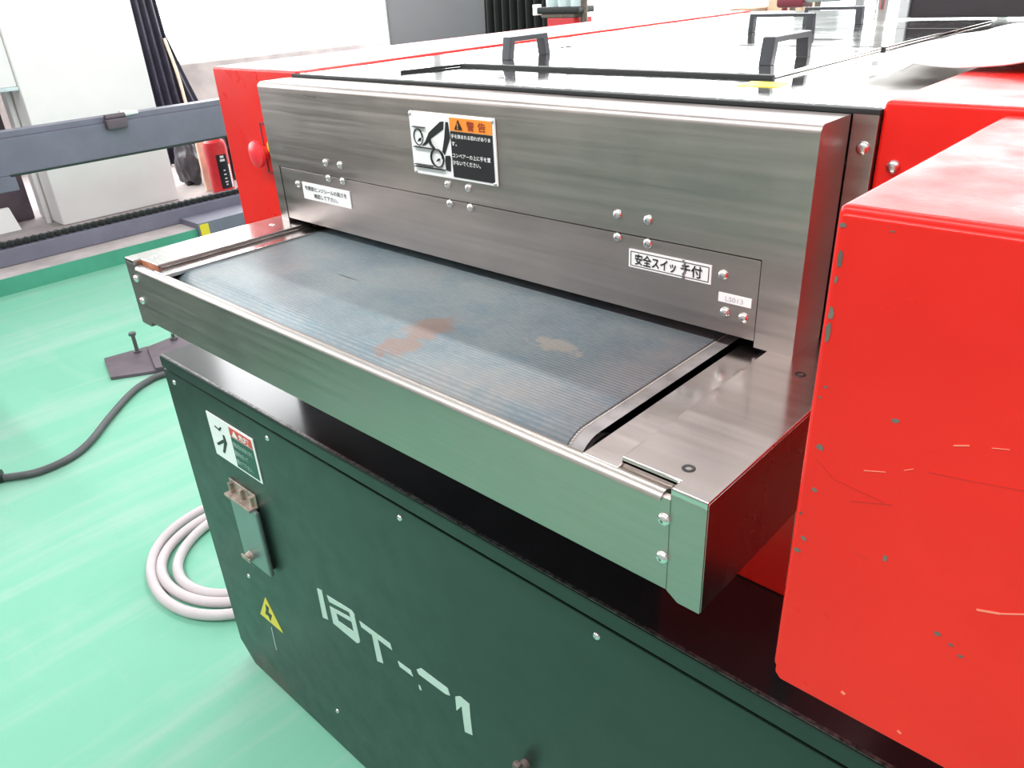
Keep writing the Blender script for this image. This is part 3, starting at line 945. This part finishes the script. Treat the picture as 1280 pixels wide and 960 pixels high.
# ================================================================== FRONT LEFT, OUTSIDE THE PICTURE
tc_ = thing('added_dark_cabinet', 'unseen dark grey cabinet added in front of the machine for its reflection', 'cabinet', (-7.3, -2.2, ZF))  # unseen stand-in for a dark object, added for the steel's dark reflections
MB().box(-9.2, -5.05, -3.6, -0.75, ZF + 0.05, 0.2, 0.02).build('body', 'partition', tc_)
for i_ in range(4):
    dr_ = MB().box(-5.05, -5.02, -3.5, -0.85, ZF + 0.12 + i_ * 0.58, ZF + 0.66 + i_ * 0.58, 0.008).build('drawer', 'partition', tc_)
    MB().box(-5.02, -4.96, -2.6, -1.6, ZF + 0.55 + i_ * 0.58, ZF + 0.59 + i_ * 0.58, 0.008).build('pull', 'screw', dr_)
MB().box(-9.1, -5.2, -3.5, -0.85, ZF, ZF + 0.05).build('plinth', 'dark_metal', tc_, smooth=False)

# ================================================================== BACKGROUND, LEFT
fr = thing('machine_frame', 'long blue-grey steel frame of two horizontal beams in the background', 'frame', (-10, 4, ZT))
mb = MB()
mb.box(-10.16, -10.0, -1.5, 9.5, -1.10, -0.70, 0.01)
mb.box(-10.22, -10.02, -1.5, 9.5, -0.70, -0.63, 0.008)
mb.build('upper_beam', 'beam', fr)
MB().box(-10.03, -9.985, 1.9, 9.5, -1.115, -1.09, 0.004).build('lower_flange', 'cab', fr)
MB().box(-10.16, -9.99, -1.5, 1.95, -1.27, -1.10, 0.01).build('bracket', 'beam', fr)
MB().box(-10.2, -10.0, -1.5, 9.5, ZT + 0.004, -1.90, 0.01).build('lower_beam', 'beam', fr)
MB().box(-10.2, -10.02, 7.5, 7.7, -1.90, -1.10, 0.01).build('post', 'beam', fr)
MB().box(-10.2, -10.02, -1.3, -1.1, -1.90, -1.10, 0.01).build('post', 'beam', fr)
mb = MB()
mb.box(-10.05, -9.93, 3.08, 3.34, -0.78, -0.66, 0.02)
mb.cyl((-9.99, 3.10, -0.64), (-9.99, 3.34, -0.64), 0.035)
mb.build('clamp', 'plate', fr)
mb = MB()
mb.cyl((-10.02, 3.30, -0.62), (-10.02, 3.52, -0.63), 0.04, 0.02)
mb.build('white_wrap', 'sheet', fr)
mb = MB()
mb.box(-10.0, -9.50, 3.70, 9.5, ZF, -2.02, 0.008)
cp = mb.build('beam_step', 'beam', fr)
MB().box(-9.50, -9.49, 3.72, 3.84, ZF + 0.08, -2.04).build('yellow_tape', 'yellow', cp, smooth=False)
# cable chain
cc = thing('cable_chain', 'black cable drag chain lying along the lower background beam', 'chain', (-10.1, 3, -1.9))
lk = MB()
lk.box(-0.035, 0.035, -0.042, 0.042, -0.028, 0.028, 0.006)
lk.box(-0.040, 0.040, -0.012, 0.012, -0.034, 0.034, 0.003)
lkm = mesh_only(lk, 'chain_link', 'chain')
yy = 0.2
while yy < 6.2:
    zz = -1.862 + (0.05 * max(0, (1.9 - yy) / 1.7) ** 1.5)
    put('link', lkm, (-10.10, yy, zz), cc)
    yy += 0.088
# fire extinguisher
fe = thing('fire_extinguisher', 'red fire extinguisher standing behind the lower beam', 'extinguisher', (-11.07, 4.97, ZT))
ex, ey = -11.10, 4.96
MB().lathe([(0.0, 0.0), (0.15, 0.0), (0.165, 0.02), (0.165, 0.70), (0.150, 0.77), (0.09, 0.82), (0.045, 0.84), (0.045, 0.87), (0.0, 0.87)], (ex, ey, ZT), (0, 0, 1), 28).build('cylinder', 'red_plastic', fe)
mb = MB()
mb.cyl((ex, ey, ZT + 0.87), (ex, ey, ZT + 0.95), 0.04)
mb.box(ex - 0.03, ex + 0.03, ey - 0.04, ey + 0.20, ZT + 0.95, ZT + 0.98, 0.006)
mb.box(ex - 0.02, ex + 0.02, ey + 0.02, ey + 0.20, ZT + 0.90, ZT + 0.92, 0.006)
mb.build('valve', 'handle', fe)
MB().tube([(ex, ey + 0.05, ZT + 0.92), (ex, ey + 0.20, ZT + 0.84), (ex, ey + 0.215, ZT + 0.5), (ex, ey + 0.20, ZT + 0.2)], 0.022).build('hose', 'chain', fe)
mb = MB()
mb.grid(10, 1, lambda u, v: (ex + 0.1665 * math.cos(math.radians(-32 + 58 * u)), ey + 0.1665 * math.sin(math.radians(-32 + 58 * u)), ZT + 0.10 + 0.50 * v))
mb.build('black_label', 'black_print', fe)
mb = MB()
mb.grid(4, 1, lambda u, v: (ex + 0.167 * math.cos(math.radians(26 + 14 * u)), ey + 0.167 * math.sin(math.radians(26 + 14 * u)), ZT + 0.10 + 0.34 * v))
for k_, (zc_, w_) in enumerate(((0.55, 20), (0.50, 26), (0.36, 10), (0.30, 14), (0.24, 12), (0.19, 16), (0.15, 10))):
    mb.grid(4, 1, lambda u, v, zc_=zc_, w_=w_: (ex + 0.168 * math.cos(math.radians(-3 - w_ / 2 + w_ * u)), ey + 0.168 * math.sin(math.radians(-3 - w_ / 2 + w_ * u)), ZT + zc_ + (0.034 if zc_ > .45 else 0.018) * v))
mb.build('white_marks', 'white', fe)
bd_ = MB().box(-11.52, -11.46, 4.86, 5.10, ZT, -1.25, 0.01).build('cream_board', 'cream')
tag(bd_, 'narrow cream board standing behind the fire extinguisher', 'board')
# bags
def bag(name, c, r, lab_, cat):
    t = bmesh.new()
    bmesh.ops.create_icosphere(t, subdivisions=4, radius=1)
    for v in t.verts:
        n1 = noise.noise(v.co * 2.2 + Vector(c)) * 0.28 + noise.noise(v.co * 5 + Vector(c)) * 0.10
        d = v.co.normalized() * (1 + n1)
        v.co = Vector((c[0] + d.x * r[0], c[1] + d.y * r[1], max(c[2] + d.z * r[2], ZT)))
    m_ = MB()
    m_.merge(t)
    return tag(m_.build(name, 'bag'), lab_, cat)
bag('dark_bag', (-12.2, 5.0, ZT + 0.33), (0.22, 0.17, 0.42), 'dark plastic bag slumped beside the white pillar', 'bag')
bag('dark_bag', (-11.95, 5.62, ZT + 0.33), (0.2, 0.16, 0.5), 'dark bag standing right of the fire extinguisher', 'bag')
# gathered curtain
cu = thing('gathered_curtain', 'dark vinyl curtain gathered beside the left window', 'curtain', (-14, 5.8, ZT))
def drape(y_top, w_top, y_bot, w_bot, z0, z1, x, amp, folds):
    def f(u, v):
        z = z0 + (z1 - z0) * v
        s = v ** 0.8
        yc_ = y_bot + (y_top - y_bot) * s
        w = w_bot + (w_top - w_bot) * s
        return (x + amp * math.sin(u * folds * 2 * math.pi) * (1 - 0.5 * v), yc_ + (u - 0.5) * w, z)
    return f
m_ = MB(); m_.grid(48, 14, drape(5.63, 0.40, 5.76, 0.66, ZT + 0.02, 2.6, -14.0, 0.06, 4))
o = m_.build('drape', 'curtain', cu); o.modifiers.new('thickness', 'SOLIDIFY').thickness = 0.006
m_ = MB(); m_.grid(24, 14, drape(5.80, 0.20, 6.44, 0.36, ZT + 0.3, 0.45, -14.1, 0.04, 2))
o = m_.build('strap', 'curtain', cu); o.modifiers.new('thickness', 'SOLIDIFY').thickness = 0.006
MB().tube([(-13.95, 5.90, 0.0), (-13.95, 5.99, -0.6), (-13.95, 6.02, -1.18)], 0.028).build('tie_rope', 'cream', cu)
MB().box(-13.95, -13.85, 5.98, 6.18, -1.22, -1.08, 0.03).build('tie_weight', 'sheet', cu)
# white wall cabinet and clutter left of the pillar
wc = thing('wall_cabinet', 'white cabinet left of the pillar at the picture edge', 'cabinet', (-12.6, 2.2, -0.335))
MB().box(-13.2, -11.40, 0.6, 2.675, -0.29, 2.6, 0.015).build('body', 'wall_white', wc)
MB().box(-13.18, -11.385, 0.6, 2.678, -0.335, -0.29, 0.01).build('bottom_rail', 'glassy', wc)
wcs = MB().box(-13.1, -12.2, 0.6, 2.6, ZT, -0.335, 0.02).build('cabinet_stand', 'plate')
tag(wcs, 'dark grey stand under the white wall cabinet', 'stand')
lb_ = MB().prism([(-11.80, ZT), (-11.72, ZT), (-11.98, ZT + 0.26), (-12.06, ZT + 0.26)], 1, 1.0, 2.26).build('leaning_board', 'pillar')
tag(lb_, 'pale board leaning at the left edge of the picture', 'board')
# trunking pipe next to pillar
pp_ = MB().tube([(-11.75, 2.63, ZT), (-11.75, 2.63, -0.335)], 0.035, smooth=False).build('wall_pipe', 'sheet')
tag(pp_, 'thin white pipe running up beside the pillar', 'pipe')

# ================================================================== BACKGROUND, BACK
pt = thing('grey_partition', 'tall grey partition panel standing behind the machine', 'partition', (-9.4, 8.1, ZF))
MB().box(-10.45, -8.25, 8.0, 8.12, ZF + 0.0, 0.85, 0.01).build('panel', 'partition', pt)
MB().box(-10.56, -10.45, 7.98, 8.14, ZF, 0.85, 0.01).build('edge_post', 'wall_white', pt)
bc = thing('black_curtain', 'black curtain hanging right of the grey partition', 'curtain', (-7.5, 7.8, ZF))
m_ = MB(); m_.grid(60, 6, drape(-7.35, 1.2, -7.35, 1.2, 0, 1, 0, 0, 1))
m_.bm.clear()
def bcf(u, v):
    return (-8.05 + 1.28 * u, 7.8 + 0.07 * math.sin(u * 9 * math.pi * 2) + 0.12 * (1 - v) * (u - .5), ZF + 0.02 + (0.80 - ZF) * v)
m_.grid(90, 6, bcf)
o = m_.build('drape', 'black_rubber', bc); o.modifiers.new('thickness', 'SOLIDIFY').thickness = 0.006
MB().cyl((-8.2, 7.8, 0.84), (-6.6, 7.8, 0.84), 0.03).build('rail', 'machine_grey', bc)
fu = thing('filter_unit', 'air filter unit with clear bowl on a red block behind the machine', 'filter', (-5.1, 6, ZF))
MB().box(-5.30, -4.95, 5.9, 6.2, ZF, 0.235, 0.01).build('red_block', 'red_plastic', fu)
mb = MB(); mb.box(-5.42, -4.88, 5.88, 6.15, 0.275, 0.335, 0.015); mb.build('dark_collar', 'dark_metal', fu)
mb = MB(); mb.box(-5.38, -4.95, 5.9, 6.13, 0.235, 0.275, 0.01); mb.build('body', 'chip', fu)
mb = MB()
for x in (-5.30, -5.14, -4.98):
    mb.cyl((x, 6.0, 0.335), (x, 6.0, 0.62), 0.07)
mb.build('bowls', 'glassy', fu)
MB().cyl((-5.50, 5.98, 0.26), (-5.50, 5.98, 0.36), 0.045).build('gauge', 'sheet', fu)
mb = MB(); mb.cyl((-4.90, 6.0, 0.10), (-4.90, 6.0, 0.5), 0.035); mb.build('fitting', 'chip', fu)
def carton(x0, x1, y0, y1, z1, mat, label, name='cardboard_box'):
    t_ = thing(name, label, 'box', ((x0 + x1) / 2, (y0 + y1) / 2, ZF))
    MB().box(x0, x1, y0, y1, ZF, z1, 0.01).build('carton', mat, t_)
    MB().box((x0 + x1) / 2 - 0.03, (x0 + x1) / 2 + 0.03, y0 - 0.006, y0, ZF + 0.1, z1 - 0.01).build('tape', 'tan', t_, smooth=False)
    return t_
carton(-4.30, -3.86, 7.3, 7.9, 0.17, 'cardboard', 'shorter brown cardboard box behind the far machine edge')
carton(-3.86, -3.58, 7.0, 7.5, 0.235, 'cardboard', 'taller brown cardboard box behind the far machine edge')
carton(-3.56, -3.20, 7.2, 7.6, 0.30, 'tan', 'pale tan box right of the brown cardboard boxes', 'tan_box')
# crate of parts and a small drilling machine far behind
cr_ = thing('parts_crate', 'crate of dark red and brown parts far behind the steel lids', 'crate', (-2.95, 6.6, ZF))
MB().box(-3.12, -2.72, 6.4, 6.8, ZF, 0.10, 0.01).build('crate', 'machine_grey', cr_)
for i in range(5):
    MB().cyl((-3.07 + i * 0.075, 6.55, 0.10), (-3.07 + i * 0.075, 6.55, 0.30 + 0.05 * (i % 2)), 0.026).build('rod', ('maroon', 'chip', 'tan')[i % 3], cr_)
dm = thing('bench_drill', 'pale grey bench machine with upright columns far behind', 'machine', (-1.95, 5.2, ZF))
MB().box(-2.45, -1.62, 5.0, 5.6, ZF, 0.16, 0.02).build('bench', 'machine_grey', dm)
MB().cyl((-1.74, 5.2, 0.16), (-1.74, 5.2, 1.0), 0.045).build('column', 'screw', dm)
MB().cyl((-1.90, 5.2, 0.16), (-1.86, 5.2, 1.0), 0.03).build('column', 'machine_grey', dm)
MB().box(-2.30, -1.98, 5.05, 5.35, 0.36, 0.75, 0.03).build('head', 'machine_grey', dm)
MB().box(-2.16, -2.02, 5.03, 5.2, 0.18, 0.27, 0.02).build('vice', 'dark_metal', dm)
MB().box(-2.42, -2.22, 5.03, 5.2, 0.33, 0.40, 0.02).build('grip', 'maroon', dm)
gb = MB().prism([(-1.90, ZF), (-1.70, ZF), (-1.66, 0.275), (-1.94, 0.275)], 1, 5.75, 6.05, 0.01).build('green_bin', 'green_bin')
tag(gb, 'green plastic bin far behind the machine', 'bin')
